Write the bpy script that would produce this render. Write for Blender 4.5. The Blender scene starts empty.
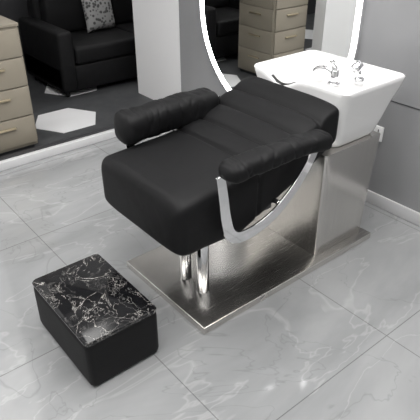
import bpy, bmesh, math, random
from mathutils import Vector, Matrix, noise
random.seed(4)
S=bpy.context.scene
COL=S.collection
S.view_settings.view_transform='Standard'

# ---------------- materials ----------------
def mat(name, col, rough=0.5, metal=0.0, spec=0.5, coat=0.0):
    m=bpy.data.materials.new(name); m.use_nodes=True
    b=m.node_tree.nodes['Principled BSDF']
    b.inputs['Base Color'].default_value=(*col,1)
    b.inputs['Roughness'].default_value=rough
    b.inputs['Metallic'].default_value=metal
    b.inputs['Specular IOR Level'].default_value=spec
    b.inputs['Coat Weight'].default_value=coat
    return m
def nt(m): return m.node_tree.nodes, m.node_tree.links, m.node_tree.nodes['Principled BSDF']
def emis(name,col,st):
    m=mat(name,col); b=m.node_tree.nodes['Principled BSDF']
    b.inputs['Emission Color'].default_value=(*col,1); b.inputs['Emission Strength'].default_value=st
    return m
def coords(n,l,scale=(1,1,1),rot=(0,0,0)):
    tc=n.new('ShaderNodeTexCoord'); mp=n.new('ShaderNodeMapping')
    mp.inputs['Scale'].default_value=scale; mp.inputs['Rotation'].default_value=rot
    l.new(tc.outputs['Object'],mp.inputs['Vector']); return mp.outputs['Vector']
def noise_n(n,l,vec,scale,detail=5,rough=.6,dist=0):
    t=n.new('ShaderNodeTexNoise'); t.inputs['Scale'].default_value=scale
    t.inputs['Detail'].default_value=detail; t.inputs['Roughness'].default_value=rough
    t.inputs['Distortion'].default_value=dist
    l.new(vec,t.inputs['Vector']); return t.outputs['Fac']
def ramp(n,l,fac,stops):
    r=n.new('ShaderNodeValToRGB'); e=r.color_ramp.elements
    e[0].position=stops[0][0]; e[0].color=(*stops[0][1],1)
    e[1].position=stops[-1][0]; e[1].color=(*stops[-1][1],1)
    for p,c in stops[1:-1]:
        x=e.new(p); x.color=(*c,1)
    l.new(fac,r.inputs['Fac']); return r.outputs['Color']
def mix(n,l,fac,a,b,mode='MIX'):
    m=n.new('ShaderNodeMix'); m.data_type='RGBA'; m.blend_type=mode
    if isinstance(fac,(int,float)): m.inputs[0].default_value=fac
    else: l.new(fac,m.inputs[0])
    for s,v in ((6,a),(7,b)):
        if isinstance(v,tuple): m.inputs[s].default_value=(*v,1)
        else: l.new(v,m.inputs[s])
    return m.outputs[2]
def vein(n,l,vec,scale,width,dist=1.5,detail=4):
    f=noise_n(n,l,vec,scale,detail,.55,dist)
    s=n.new('ShaderNodeMath'); s.operation='SUBTRACT'; l.new(f,s.inputs[0]); s.inputs[1].default_value=.5
    a=n.new('ShaderNodeMath'); a.operation='ABSOLUTE'; l.new(s.outputs[0],a.inputs[0])
    return ramp(n,l,a.outputs[0],[(0,(1,1,1)),(width,(0,0,0))])

M_floor=mat('polished_marble_tile',(.5,.5,.5),.06,spec=.7)
n,l,b=nt(M_floor)
v=coords(n,l,(1,1,1),(0,0,.6)); v2=coords(n,l,(.7,1.5,1),(0,0,1.0))
cl=ramp(n,l,noise_n(n,l,v2,1.3,5,.55,.6),[(.28,(.215,.22,.225)),(.5,(.28,.285,.29)),(.72,(.355,.36,.365))])
va=mix(n,l,1.0,vein(n,l,v2,1.5,.012,1.0),(.22,.22,.22),'MULTIPLY')
c=mix(n,l,va,cl,(.56,.56,.56))
wk=mix(n,l,1.0,vein(n,l,v,1.9,.006,1.2,4),(.38,.38,.38),'MULTIPLY')
c=mix(n,l,wk,c,(.16,.165,.17))
vt=coords(n,l)
br=n.new('ShaderNodeTexBrick'); br.offset=0; br.squash=1
br.inputs['Scale'].default_value=1; br.inputs['Mortar Size'].default_value=.002
br.inputs['Mortar Smooth'].default_value=0; br.inputs['Brick Width'].default_value=.8; br.inputs['Row Height'].default_value=.8
br.inputs['Color1'].default_value=(1,1,1,1);br.inputs['Color2'].default_value=(.93,.93,.93,1);br.inputs['Mortar'].default_value=(.55,.55,.55,1)
l.new(vt,br.inputs['Vector'])
c=mix(n,l,1.0,c,br.outputs['Color'],'MULTIPLY')
l.new(c,b.inputs['Base Color'])

M_dfloor=mat('dark_grey_carpet_tile',(.06,.062,.068),.5)
n,l,b=nt(M_dfloor); v=coords(n,l)
l.new(ramp(n,l,noise_n(n,l,v,9),[(.3,(.04,.042,.045)),(.7,(.07,.072,.075))]),b.inputs['Base Color'])
M_white=mat('white_paint',(.74,.74,.75),.6)
M_hex=mat('white_hex_tile',(.76,.76,.77),.35)
M_ceil=mat('ceiling_paint',(.85,.85,.85),.8)
M_wallg=mat('grey_wall_panel',(.2,.2,.21),.22)
n,l,b=nt(M_wallg); v=coords(n,l,(1,1,.6))
l.new(ramp(n,l,noise_n(n,l,v,1.3,3),[(.3,(.23,.232,.24)),(.7,(.31,.312,.32))]),b.inputs['Base Color'])
M_lwall=mat('light_grey_wall',(.68,.68,.68),.6)
M_dwall=mat('charcoal_wall',(.03,.03,.033),.5)
M_base=mat('satin_baseboard',(.58,.58,.59),.3)
M_basd=mat('dark_metal_trim',(.03,.03,.033),.35)
def leather(name,st):
    m=mat(name,(.0055,.0055,.0061),.58,spec=.2)
    n,l,b=nt(m); v=coords(n,l)
    bp=n.new('ShaderNodeBump'); bp.inputs['Strength'].default_value=.2; bp.inputs['Distance'].default_value=.0015
    l.new(noise_n(n,l,v,160,3),bp.inputs['Height'])
    bp2=n.new('ShaderNodeBump'); bp2.inputs['Strength'].default_value=st; bp2.inputs['Distance'].default_value=.014
    l.new(noise_n(n,l,v,8,2,.45,.6),bp2.inputs['Height']); l.new(bp.outputs[0],bp2.inputs['Normal'])
    l.new(bp2.outputs[0],b.inputs['Normal']); return m
M_leather=leather('black_leather',.25)
M_leather2=leather('black_leather_smooth',.08)
M_seam=mat('black_piping',(.004,.004,.004),.4)
M_steel=mat('brushed_steel',(.60,.59,.57),.25,1)
n,l,b=nt(M_steel); v=coords(n,l,(90,90,.8))
f=noise_n(n,l,v,3,3)
l.new(ramp(n,l,f,[(.3,(.58,.565,.54)),(.7,(.66,.645,.62))]),b.inputs['Base Color'])
r=n.new('ShaderNodeMapRange'); r.inputs[3].default_value=.14; r.inputs[4].default_value=.24
l.new(f,r.inputs[0]); l.new(r.outputs[0],b.inputs['Roughness'])
M_plate=mat('brushed_steel_plate',(.68,.66,.63),.3,1)
n,l,b=nt(M_plate); v=coords(n,l,(2,160,2))
f=noise_n(n,l,v,3,3)
r=n.new('ShaderNodeMapRange'); r.inputs[3].default_value=.18; r.inputs[4].default_value=.32
l.new(f,r.inputs[0]); l.new(r.outputs[0],b.inputs['Roughness'])
M_chrome=mat('chrome',(.85,.85,.86),.06,1)
M_cer=mat('white_ceramic',(.78,.78,.78),.08,spec=.5,coat=.2)
M_drain=mat('dark_drain',(.05,.05,.05),.3,.6)
M_marble=mat('black_marble',(.01,.01,.01),.12,spec=.35)
n,l,b=nt(M_marble)
v=coords(n,l,(1,1,1),(0,0,.5)); 
a1=vein(n,l,v,3.6,.005,2.2,6); a2=vein(n,l,coords(n,l,(1,1,1),(.3,.2,1.7)),6.5,.005,1.8,7)
a3=vein(n,l,coords(n,l,(1,1,1),(.1,.4,2.6)),4.5,.004,1.2,6)
msk=ramp(n,l,noise_n(n,l,v,4,2),[(.42,(0,0,0)),(.62,(1,1,1))])
msk2=ramp(n,l,noise_n(n,l,v,7,3),[(.4,(.15,.15,.15)),(.65,(1,1,1))])
a=mix(n,l,1.0,a2,msk,'MULTIPLY'); a1=mix(n,l,1.0,a1,msk2,'MULTIPLY'); a=mix(n,l,1.0,a1,a,'LIGHTEN'); a=mix(n,l,1.0,a,a3,'LIGHTEN')
c=mix(n,l,a,(.006,.006,.007),(.40,.385,.365))
l.new(c,b.inputs['Base Color'])
M_beige=mat('beige_lacquer',(.26,.232,.185),.4)
M_brass=mat('brushed_brass_handle',(.55,.47,.33),.3,.8)
M_mirror=mat('mirror_glass',(.90,.91,.91),.0,1)
M_led=emis('led_strip',(1,1,1),5)
M_panel=emis('ceiling_lamp_diffuser',(1,.99,.97),4)
M_plastic=mat('white_plastic',(.8,.8,.8),.35)
M_pillow=mat('patterned_pillow',(.6,.6,.6),.8)
n,l,b=nt(M_pillow); v=coords(n,l)
ck=n.new('ShaderNodeTexVoronoi'); ck.inputs['Scale'].default_value=34; l.new(v,ck.inputs['Vector'])
l.new(ramp(n,l,ck.outputs['Distance'],[(.35,(.05,.05,.05)),(.5,(.25,.25,.25))]),b.inputs['Base Color'])

# ---------------- mesh helpers ----------------
def obj_from_bm(bm,name,m,parent=None,smooth=False):
    bmesh.ops.recalc_face_normals(bm,faces=bm.faces)
    me=bpy.data.meshes.new(name); bm.to_mesh(me); bm.free()
    if smooth:
        for p in me.polygons: p.use_smooth=True
    o=bpy.data.objects.new(name,me); COL.objects.link(o)
    ms=m if isinstance(m,(list,tuple)) else [m]
    for x in ms: me.materials.append(x)
    if parent: o.parent=parent
    return o
def autosm(o,ang=40):
    o.data.set_sharp_from_angle(angle=math.radians(ang))
def box(name,x0,x1,y0,y1,z0,z1,m,parent=None,bev=0,seg=3):
    bm=bmesh.new()
    vs=[bm.verts.new(p) for p in ((x0,y0,z0),(x1,y0,z0),(x1,y1,z0),(x0,y1,z0),(x0,y0,z1),(x1,y0,z1),(x1,y1,z1),(x0,y1,z1))]
    for f in ((0,3,2,1),(4,5,6,7),(0,1,5,4),(1,2,6,5),(2,3,7,6),(3,0,4,7)): bm.faces.new([vs[i] for i in f])
    if bev: bmesh.ops.bevel(bm,geom=bm.edges[:],offset=bev,segments=seg,affect='EDGES',profile=.5)
    o=obj_from_bm(bm,name,m,parent,bool(bev))
    if bev: autosm(o)
    return o
def empty(name,loc=(0,0,0)):
    e=bpy.data.objects.new(name,None); COL.objects.link(e); e.location=(0,0,0); e.empty_display_size=.1
    return e
def rr(cx,cy,hx,hy,r,n=10):
    pts=[]
    for k,(sx,sy) in enumerate(((1,1),(-1,1),(-1,-1),(1,-1))):
        for i in range(n+1):
            a=math.pi/2*(k+i/n)
            pts.append((cx+sx*(hx-r)+r*math.cos(a),cy+sy*(hy-r)+r*math.sin(a)))
    out=[]
    N=len(pts)
    for i in range(N):
        out.append(pts[i])
        if (i+1)%(n+1)==0:
            p,q=pts[i],pts[(i+1)%N]
            for t in range(1,12): out.append((p[0]+(q[0]-p[0])*t/12,p[1]+(q[1]-p[1])*t/12))
    return out
def loft(name,rings,m,parent=None,cap0=True,cap1=True,smooth=True):
    bm=bmesh.new(); R=[[bm.verts.new(p) for p in r] for r in rings]
    k=len(R[0])
    for a,b_ in zip(R,R[1:]):
        for i in range(k): bm.faces.new((a[i],a[(i+1)%k],b_[(i+1)%k],b_[i]))
    if cap0: bm.faces.new(R[0][::-1])
    if cap1: bm.faces.new(R[-1])
    return obj_from_bm(bm,name,m,parent,smooth)
def cyl(name,p0,p1,r0,m,parent=None,r1=None,n=32,bev=.002):
    p0=Vector(p0);p1=Vector(p1); d=(p1-p0); L=d.length; d.normalize()
    r1=r0 if r1 is None else r1
    q=d.to_track_quat('Z','Y')
    rings=[]
    for (z,r) in ((0,r0-bev),(bev,r0),(L-bev,r1),(L,r1-bev)):
        rings.append([tuple(p0+q@Vector((r*math.cos(2*math.pi*i/n),r*math.sin(2*math.pi*i/n),z))) for i in range(n)])
    o=loft(name,rings,m,parent); autosm(o,50); return o
def cr(pts,n=10):
    P=[Vector(p) for p in pts]; P=[P[0]*2-P[1]]+P+[P[-1]*2-P[-2]]
    out=[]
    for i in range(1,len(P)-2):
        a,b_,c,d=P[i-1:i+3]
        for k in range(n):
            t=k/n
            out.append(.5*((2*b_)+(c-a)*t+(2*a-5*b_+4*c-d)*t*t+(3*b_-a-3*c+d)*t**3))
    out.append(P[-2]); return out
def tube(name,pts,r,m,parent=None,n=16,sub=10):
    C=cr(pts,sub); rings=[]
    up=None
    for i,p in enumerate(C):
        t=(C[min(i+1,len(C)-1)]-C[max(i-1,0)]).normalized()
        if up is None: up=t.orthogonal().normalized()
        up=(up-t*up.dot(t)).normalized(); s=t.cross(up)
        rad=r(i/(len(C)-1)) if callable(r) else r
        rings.append([tuple(p+up*rad*math.cos(2*math.pi*k/n)+s*rad*math.sin(2*math.pi*k/n)) for k in range(n)])
    return loft(name,rings,m,parent)

# ---------------- room ----------------
XR=2.45; YB=3.27; H=2.8
box('floor',-2.5,XR,-2.0,YB+.03,-.08,0,M_floor)
box('ceiling',-2.62,3.92,-2.12,5.5,H,H+.1,M_ceil)
box('wall_right',XR,XR+.12,-2.0,3.34,0,H,M_wallg)
box('wall_partition',XR+.0,XR+.12,3.345,3.98,0,H,M_white)
box('wall_back',-2.5,.82,YB,YB+.12,0,H,M_lwall)
box('wall_left',-2.62,-2.5,-2.0,5.3,0,H,M_lwall)
box('wall_front',-2.62,XR+.12,-2.12,-2.0,0,H,M_lwall)
box('floor_lounge',-2.5,3.8,YB+.03,5.3,-.08,0,M_dfloor)
box('wall_lounge_back',-2.5,3.8,5.3,5.42,0,H,M_lwall)
box('trim_5',-2.49,3.79,5.27,5.299,0.001,1.2,M_dwall)
box('wall_lounge_right',3.8,3.92,3.4,5.42,0,H,M_dwall)
box('wall_lounge_front',XR+.12,3.8,3.3,3.4,0,H,M_dwall)
box('trim_1',.82,XR,YB,YB+.12,2.45,H,M_lwall)
box('trim_2',.82,XR,YB-.01,YB+.03,.001,.055,M_base,bev=.003)
box('trim_3',.82,XR,YB+.035,YB+.075,.001,.06,M_basd,bev=.003)
box('baseboard_right',XR-.014,XR-.001,-2.0,3.25,.001,.075,M_base,bev=.003)
box('baseboard_back',-2.48,.81,YB-.015,YB-.001,.001,.075,M_base,bev=.003)
def panels():
    e=empty('trim_4')
    for i,z in enumerate((.62,1.22,1.82)):
        box('seam_h%d'%i,XR-.003,XR-.0005,-1.99,1.76,z,z+.004,M_basd,e)
    for i,y in enumerate((-.9,.3)):
        box('seam_v%d'%i,XR-.003,XR-.0005,y,y+.005,.08,H-.02,M_basd,e)
panels()

bm=bmesh.new(); r=.27
cx0,cy0=1.66,3.80
for i in range(-6,8):
    for j in range(-2,5):
        x=cx0+i*1.5*r; y=cy0+(j+(.5 if i%2 else 0))*math.sqrt(3)*r
        if (i+2*j+(i//2))%3!=0: continue
        if x-r<-2.4 or x+r>3.7 or y-r<3.36 or y+r>5.25: continue
        if x+r>2.40 and x-r<2.62 and y-r<4.0: continue
        vs=[bm.verts.new((x+r*.97*math.cos(math.pi/3*k),y+r*.97*math.sin(math.pi/3*k),0)) for k in range(6)]
        f=bm.faces.new(vs)
        g=bmesh.ops.extrude_face_region(bm,geom=[f])
        bmesh.ops.translate(bm,vec=(0,0,.004),verts=[v for v in g['geom'] if isinstance(v,bmesh.types.BMVert)])
obj_from_bm(bm,'hexagon_floor_tiles',M_hex)

def cabinet():
    e=empty('drawer_cabinet')
    x0,x1,y0,y1=.86,1.28,3.46,3.92
    box('carcass',x0,x1,y0,y1,.03,.83,M_beige,e,bev=.004)
    box('plinth',x0+.02,x1-.02,y0+.03,y1-.02,0,.03,M_basd,e)
    box('top',x0-.005,x1+.005,y0-.012,y1+.005,.83,.85,M_beige,e,bev=.003)
    zs=[.05,.25,.45,.64,.82]
    for i in range(4):
        box('drawer_front_%d'%(i+1),x0+.008,x1-.008,y0-.016,y0-.001,zs[i]+.004,zs[i+1]-.004,M_beige,e,bev=.003)
        zc=(zs[i]+zs[i+1])/2+.03
        box('handle_%d'%(i+1),x0+.14,x1-.14,y0-.034,y0-.017,zc,zc+.012,M_brass,e,bev=.002)
    for i in range(4):
        box('side_panel_%d'%(i+1),x1+.0005,x1+.008,y0+.01,y1-.01,zs[i]+.004,zs[i+1]-.004,M_beige,e,bev=.002)
        zc=(zs[i]+zs[i+1])/2+.03
        box('side_handle_%d'%(i+1),x1+.008,x1+.02,y0+.16,y1-.16,zc,zc+.012,M_brass,e,bev=.002)
cabinet()

def sofa(name,x0,x1,y0,y1,seats):
    e=empty(name)
    box('frame',x0,x1,y0+.02,y1,.05,.27,M_leather,e,bev=.02)
    box('arm_1',x0,x0+.14,y0,y1,.06,.56,M_leather,e,bev=.03,seg=4)
    box('arm_2',x1-.14,x1,y0,y1,.06,.56,M_leather,e,bev=.03,seg=4)
    box('backrest',x0+.1,x1-.1,y1-.17,y1,.2,.80,M_leather,e,bev=.04,seg=4)
    w=(x1-x0-.29)/seats
    for i in range(seats):
        box('seat_cushion_%d'%(i+1),x0+.145+i*w,x0+.143+(i+1)*w,y0+.0,y1-.17,.27,.42,M_leather,e,bev=.035,seg=4)
        box('back_cushion_%d'%(i+1),x0+.15+i*w,x0+.14+(i+1)*w,y1-.29,y1-.16,.42,.78,M_leather,e,bev=.04,seg=4)
    for i,(a,c) in enumerate(((x0+.06,y0+.08),(x1-.06,y0+.08),(x0+.06,y1-.08),(x1-.06,y1-.08))):
        cyl('foot_%d'%(i+1),(a,c,.004),(a,c,.06),.02,M_seam,e)
    return e
sf=sofa('lounge_sofa',1.86,3.5,4.2,5.0,2)
sofa('lounge_armchair',.55,1.45,4.2,5.0,1)
bm2=bmesh.new(); N=16
def pil(u,w,s): 
    k=max(0,(1-u**4)*(1-w**4)); return (.16*u*(1-.06*(1-w*w)),s*.06*k**.6,.16*w*(1-.06*(1-u*u)))
g={}
for s in (1,-1):
    for i in range(N+1):
        for j in range(N+1):
            u=-1+2*i/N; w=-1+2*j/N
            edge=i in(0,N) or j in (0,N)
            if edge and s==-1: g[s,i,j]=g[1,i,j]
            else: g[s,i,j]=bm2.verts.new(pil(u,w,s))
    for i in range(N):
        for j in range(N): bm2.faces.new((g[s,i,j],g[s,i+1,j],g[s,i+1,j+1],g[s,i,j+1]))
p=obj_from_bm(bm2,'throw_pillow',M_pillow,sf,True); p.location=(2.49,4.64,.58); p.rotation_euler=(-.2,0,.1)

def stadium(cy,zl,zh,r,n=40):
    pts=[]
    for i in range(n+1):
        a=math.pi*i/n; pts.append((cy+r*math.cos(a),zh+r*math.sin(a)))
    for i in range(n+1):
        a=math.pi+math.pi*i/n; pts.append((cy+r*math.cos(a),zl+r*math.sin(a)))
    return pts
def mirror():
    e=empty('wall_mirror')
    P=lambda r,x:[(x,y,z) for y,z in stadium(2.395,.90,1.55,r)]
    loft('backing',[P(.60,XR-.001),P(.60,XR-.018)],M_basd,e,smooth=False)
    loft('led_edge',[P(.625,XR-.002),P(.66,XR-.002),P(.66,XR-.024),P(.625,XR-.024)],M_led,e,False,False,smooth=False)
    loft('frame',[P(.662,XR-.001),P(.667,XR-.001),P(.667,XR-.028),P(.662,XR-.028)],M_chrome,e,False,False,smooth=False)
    loft('glass',[P(.624,XR-.019),P(.624,XR-.023)],M_mirror,e,smooth=False)
mirror()

def outlet():
    e=empty('wall_outlet')
    box('plate',XR-.012,XR-.001,1.50,1.585,.385,.47,M_plastic,e,bev=.004)
    for i,(y,z) in enumerate(((1.525,.445),(1.557,.445),(1.525,.41),(1.557,.41))):
        box('slot_%d'%i,XR-.014,XR-.0115,y,y+.005,z-.008,z+.008,M_basd,e)
outlet()

# ---------------- shampoo chair ----------------
ch=empty('salon_shampoo_chair_with_basin')
box('base_plate',1.02,2.14,1.28,1.88,.0,.035,M_plate,ch,bev=.004)
ped=[[(x,y,z) for x,y in rr(cx,1.575,hx,hy,.012,4)] for (z,cx,hx,hy) in ((.036,1.93,.175,.25),(.3,1.935,.185,.25),(.575,1.945,.20,.25))]
o=loft('pedestal',ped,M_steel,ch); autosm(o,25)
for i,y in enumerate((1.475,1.60)):
    cyl('post_%d'%(i+1),(1.17,y,.034),(1.17,y,.42),.028,M_chrome,ch)
box('under_frame',1.06,1.5,1.40,1.76,.375,.41,M_basd,ch,bev=.004)

def smooth(a,b_,x):
    t=max(0,min(1,(x-a)/(b_-a))); return t*t*(3-2*t)
def interp(T,x):
    for (a,va),(b_,vb) in zip(T,T[1:]):
        if x<=b_:
            t=(x-a)/(b_-a)
            return va+(vb-va)*t
    return T[-1][1]
def body():
    top=[(.93,.62),(1.05,.632),(1.3,.645),(1.42,.67),(1.80,.805)]
    bot=[(.93,.395),(1.0,.380),(1.25,.380),(1.40,.44),(1.80,.63)]
    x0,x1=.93,1.80; yc=1.598; W=.285
    nx=170; K=200
    rings=[]
    for i in range(nx+1):
        x=x0+(x1-x0)*i/nx
        d0=x-x0; d1=x1-x
        R0=.045; R1=.03
        e=0
        if d0<R0: e=R0-math.sqrt(max(0,R0*R0-(R0-d0)**2))
        if d1<R1: e=max(e,R1-math.sqrt(max(0,R1*R1-(R1-d1)**2)))
        zt=interp(top,x)-e; zb=interp(bot,x)+e*.7; w=W-e
        seam=math.exp(-((x-1.33)/.009)**2)
        w-=.006*seam
        zc=(zt+zb)/2; hz=(zt-zb)/2
        ring=[]
        for k in range(K):
            a=2*math.pi*(k+.5)/K
            c_,s_=math.cos(a),math.sin(a)
            ex=.23
            yy=math.copysign(abs(c_)**ex,c_); zz=math.copysign(abs(s_)**ex,s_)
            y=yc+w*yy; z=zc+hz*zz
            if s_>0:
                u=(y-yc)/W
                fac=min(1,zz*1.2) if zz>.6 else 0
                crown=.012*(1-u*u)
                g=.013*seam
                if x>1.33:
                    for xs in (1.445,1.56,1.675):
                        g+=.011*math.exp(-(abs(x-xs)/.008)**1.4)
                    for us in (-.34,.34):
                        g+=.008*math.exp(-(abs(u-us)/.026)**1.4)
                    g-=.009*abs(math.sin((x-1.33)/.115*math.pi))
                z+=fac*(crown-g)*(1-e/R0)
            nn=noise.noise(Vector((x*7,y*7,z*7)))*.004
            ring.append((x,y+nn*c_,z+nn*s_))
        rings.append(ring)
    return loft('upholstered_body',rings,M_leather,ch)
body()

def ribbon(name,pts,wid,y0,y1,m,par):
    C=cr([(p[0],0,p[1]) for p in pts],10); rings=[]
    L=len(C)
    for i,p in enumerate(C):
        t=(C[min(i+1,L-1)]-C[max(i-1,0)]).normalized()
        nrm=Vector((-t.z,0,t.x)); w=wid(i/(L-1))/2
        a=p+nrm*w; b_=p-nrm*w
        rings.append([(a.x,y0,a.z),(a.x,y1,a.z),(b_.x,y1,b_.z),(b_.x,y0,b_.z)])
    o=loft(name,rings,m,par); autosm(o,30)
    md=o.modifiers.new('b','BEVEL'); md.width=.0015; md.segments=2; md.limit_method='ANGLE'
    return o
def pad(name,yc,par,x0,x1,z0,z1,hy,hz):
    nx=130;K=60; rings=[]
    for i in range(nx+1):
        x=x0+(x1-x0)*i/nx
        t=(x-x0)/(x1-x0)
        d=min(x-x0,x1-x); R=.04
        e=1 if d>R else math.sqrt(max(0.0001,1-((R-d)/R)**2))
        puff=1+.015*math.sin((x-x0)*34)
        zc=z0+(z1-z0)*t-.010*((t-.5)/.5)**2
        ring=[]
        for k in range(K):
            a=2*math.pi*k/K; c_,s_=math.cos(a),math.sin(a)
            yy=math.copysign(abs(c_)**.7,c_)*hy*e*puff; zz=math.copysign(abs(s_)**.7,s_)*hz*e*puff
            nn=noise.noise(Vector((x*16+yc*5,yy*12,zz*12)))*.006*e
            rg=1-abs(noise.noise(Vector((x*30+yc*3,yy*10,zz*10))))*2
            nn-=.005*e*max(0,rg)**5
            ring.append((x,yc+yy+nn*c_,zc+zz+nn*s_))
        rings.append(ring)
    loft(name,rings,M_leather,par)
pad('arm_pad_1',1.256,ch,1.09,1.64,.740,.728,.054,.037)
pad('arm_pad_2',1.885,ch,1.045,1.575,.710,.718,.073,.070)
for i,(ya,yb) in enumerate(((1.266,1.275),(1.895,1.904))):
    pts=[(1.090,.72),(1.105,.63),(1.120,.53),(1.145,.45),(1.20,.418),(1.30,.425),(1.40,.465),(1.50,.545),(1.575,.64),(1.612,.725)]
    ribbon('arm_bracket_%d'%(i+1),pts,lambda t:.038+.012*math.sin(math.pi*t),ya,yb,M_chrome,ch)
    for k,(x,z) in enumerate(((1.2,.425),(1.42,.48))):
        if i==0: cyl('bracket_bolt_%d_%d'%(i+1,k+1),(x,yb-.001,z),(x,1.33,z),.012,M_chrome,ch)
        else: cyl('bracket_bolt_%d_%d'%(i+1,k+1),(x,ya+.001,z),(x,1.86,z),.012,M_chrome,ch)
# ---------------- basin ----------------
bs=ch
def notch(p):
    x,y,z=p
    d=math.exp(-((y-1.66)/.085)**2)*smooth(1.90,1.79,x)
    return (x,y,z-.055*d)
spec=[(.577,1.975,1.58,.150,.225,.05),(.60,1.975,1.58,.165,.24,.055),(.66,1.985,1.58,.182,.252,.055),(.74,1.99,1.575,.202,.262,.05),(.80,1.997,1.57,.212,.275,.045),(.832,1.997,1.57,.217,.283,.04),(.850,1.997,1.57,.220,.287,.04),(.856,1.997,1.57,.216,.283,.038),(.856,1.997,1.57,.206,.272,.034),(.850,1.997,1.57,.202,.267,.03)]
rings=[]
for z,cx,cy,hx,hy,r in spec:
    rr_=[(x,y,z) for x,y in rr(cx,cy,hx,hy,r)]
    if z>.79: rr_=[notch(q) for q in rr_]
    rings.append(rr_)
for z,cx,cy,hx,hy,r in ((.848,1.99,1.665,.186,.162,.09),(.838,1.99,1.665,.178,.152,.09),(.78,1.99,1.665,.163,.14,.09),(.72,1.99,1.665,.14,.115,.08),(.68,1.99,1.665,.10,.08,.06),(.67,1.99,1.665,.05,.04,.03)):
    rr_=[(x,y,z) for x,y in rr(cx,cy,hx,hy,r)]
    if z>.82: rr_=[notch(q) for q in rr_]
    rings.append(rr_)
o=loft('shampoo_basin_bowl',rings,M_cer,bs); autosm(o,50)
cyl('drain',(1.99,1.665,.669),(1.99,1.665,.676),.03,M_chrome,bs)
cyl('drain_hole',(1.99,1.665,.676),(1.99,1.665,.678),.018,M_drain,bs)
tube('notch_shadow',[(1.80,1.585,.822),(1.797,1.62,.806),(1.797,1.66,.799),(1.797,1.70,.806),(1.80,1.735,.822)],.012,M_seam,bs)  # short black tube standing in for the shadow in the basin's neck notch
fx,fy=1.865,1.425; zo=-.018
cyl('faucet_base',(fx,fy,.867+zo),(fx,fy,.875+zo),.026,M_chrome,bs)
cyl('faucet_body',(fx,fy,.873+zo),(fx,fy,.93+zo),.018,M_chrome,bs)
tube('faucet_lever',[(fx,fy,.932+zo),(fx-.005,fy+.01,.95+zo),(fx-.02,fy+.0,.968+zo),(fx-.05,fy-.01,.98+zo)],lambda t:.012-.006*t,M_chrome,bs)
tube('faucet_spout',[(fx,fy,.91+zo),(fx+.0,fy+.04,.925+zo),(fx+.0,fy+.09,.92+zo),(fx,fy+.115,.90+zo)],.009,M_chrome,bs)
sx,sy=1.96,1.365
cyl('sprayer_holder',(sx,sy,.867+zo),(sx,sy,.89+zo),.022,M_chrome,bs)
cyl('sprayer_handle',(sx,sy,.885+zo),(sx-.012,sy+.01,.925+zo),.013,M_chrome,bs,r1=.017)
cyl('sprayer_head',(sx-.03,sy+.012,.925+zo),(sx+.004,sy+.008,.952+zo),.022,M_chrome,bs,r1=.019)

# ---------------- foot stool ----------------
st=empty('footstool_ottoman')
def rings_box(cx,cy,hx,hy,prof,r):
    return [[(x,y,z) for x,y in rr(cx,cy,hx-i,hy-i,max(.004,r-i*.5),6)] for z,i in prof]
o=loft('padded_body',rings_box(.677,1.545,.152,.230,[(.008,.012),(.012,.004),(.03,0),(.19,0),(.208,.001),(.212,.005)],.022),M_leather2,st); autosm(o,50)
o=loft('marble_top',rings_box(.677,1.545,.153,.231,[(.212,.006),(.214,.002),(.226,.0),(.231,.003),(.232,.006)],.022),M_marble,st); autosm(o,30)
for i,(x,y) in enumerate(((.55,1.36),(.79,1.36),(.55,1.73),(.79,1.73))):
    cyl('foot_%d'%(i+1),(x,y,0),(x,y,.012),.015,M_seam,st)

# ---------------- lights ----------------
def panel(name,x,y,sx,sy):
    e=empty(name)
    box('housing',x-sx/2-.02,x+sx/2+.02,y-sy/2-.02,y+sy/2+.02,H-.03,H-.001,M_plastic,e)
    box('diffuser',x-sx/2,x+sx/2,y-sy/2,y+sy/2,H-.034,H-.0305,M_panel,e)
panel('ceiling_light_panel',.3,.3,1.0,1.8)
panel('ceiling_light_panel.001',1.7,.9,1.0,1.8)
panel('ceiling_light_panel.002',-1.2,1.5,1.0,1.8)
panel('ceiling_light_panel.003',.6,2.45,1.8,.7)
panel('ceiling_light_panel.004',-.9,4.3,1.6,.6)
panel('ceiling_light_panel.005',3.1,4.3,.7,.9)
def area(loc,sx,sy,pw):
    L=bpy.data.lights.new('ceiling_area_light','AREA'); L.shape='RECTANGLE'; L.size=sx; L.size_y=sy; L.energy=pw
    L.color=(1,.985,.965)
    o=bpy.data.objects.new('ceiling_area_light',L); o.location=loc; COL.objects.link(o)
area((.3,.3,H-.05),1.0,1.8,20)
area((1.7,.9,H-.05),1.0,1.8,26)
area((-1.2,1.5,H-.05),1.0,1.8,16)
area((.6,2.45,H-.05),1.8,.7,21)
area((-.9,4.3,H-.05),1.6,.6,14)
area((3.1,4.3,H-.05),.7,.9,10)
w=bpy.data.worlds.new('world'); S.world=w; w.use_nodes=True
w.node_tree.nodes['Background'].inputs[0].default_value=(1,1,1,1); w.node_tree.nodes['Background'].inputs[1].default_value=.5

# ---------------- camera ----------------
cd=bpy.data.cameras.new('camera'); cam=bpy.data.objects.new('camera',cd); COL.objects.link(cam)
cd.lens=540/420*36; cd.sensor_width=36
cam.location=(0,0,1.6); cam.rotation_euler=(math.radians(58.7),0,math.radians(-39.4))
S.camera=cam
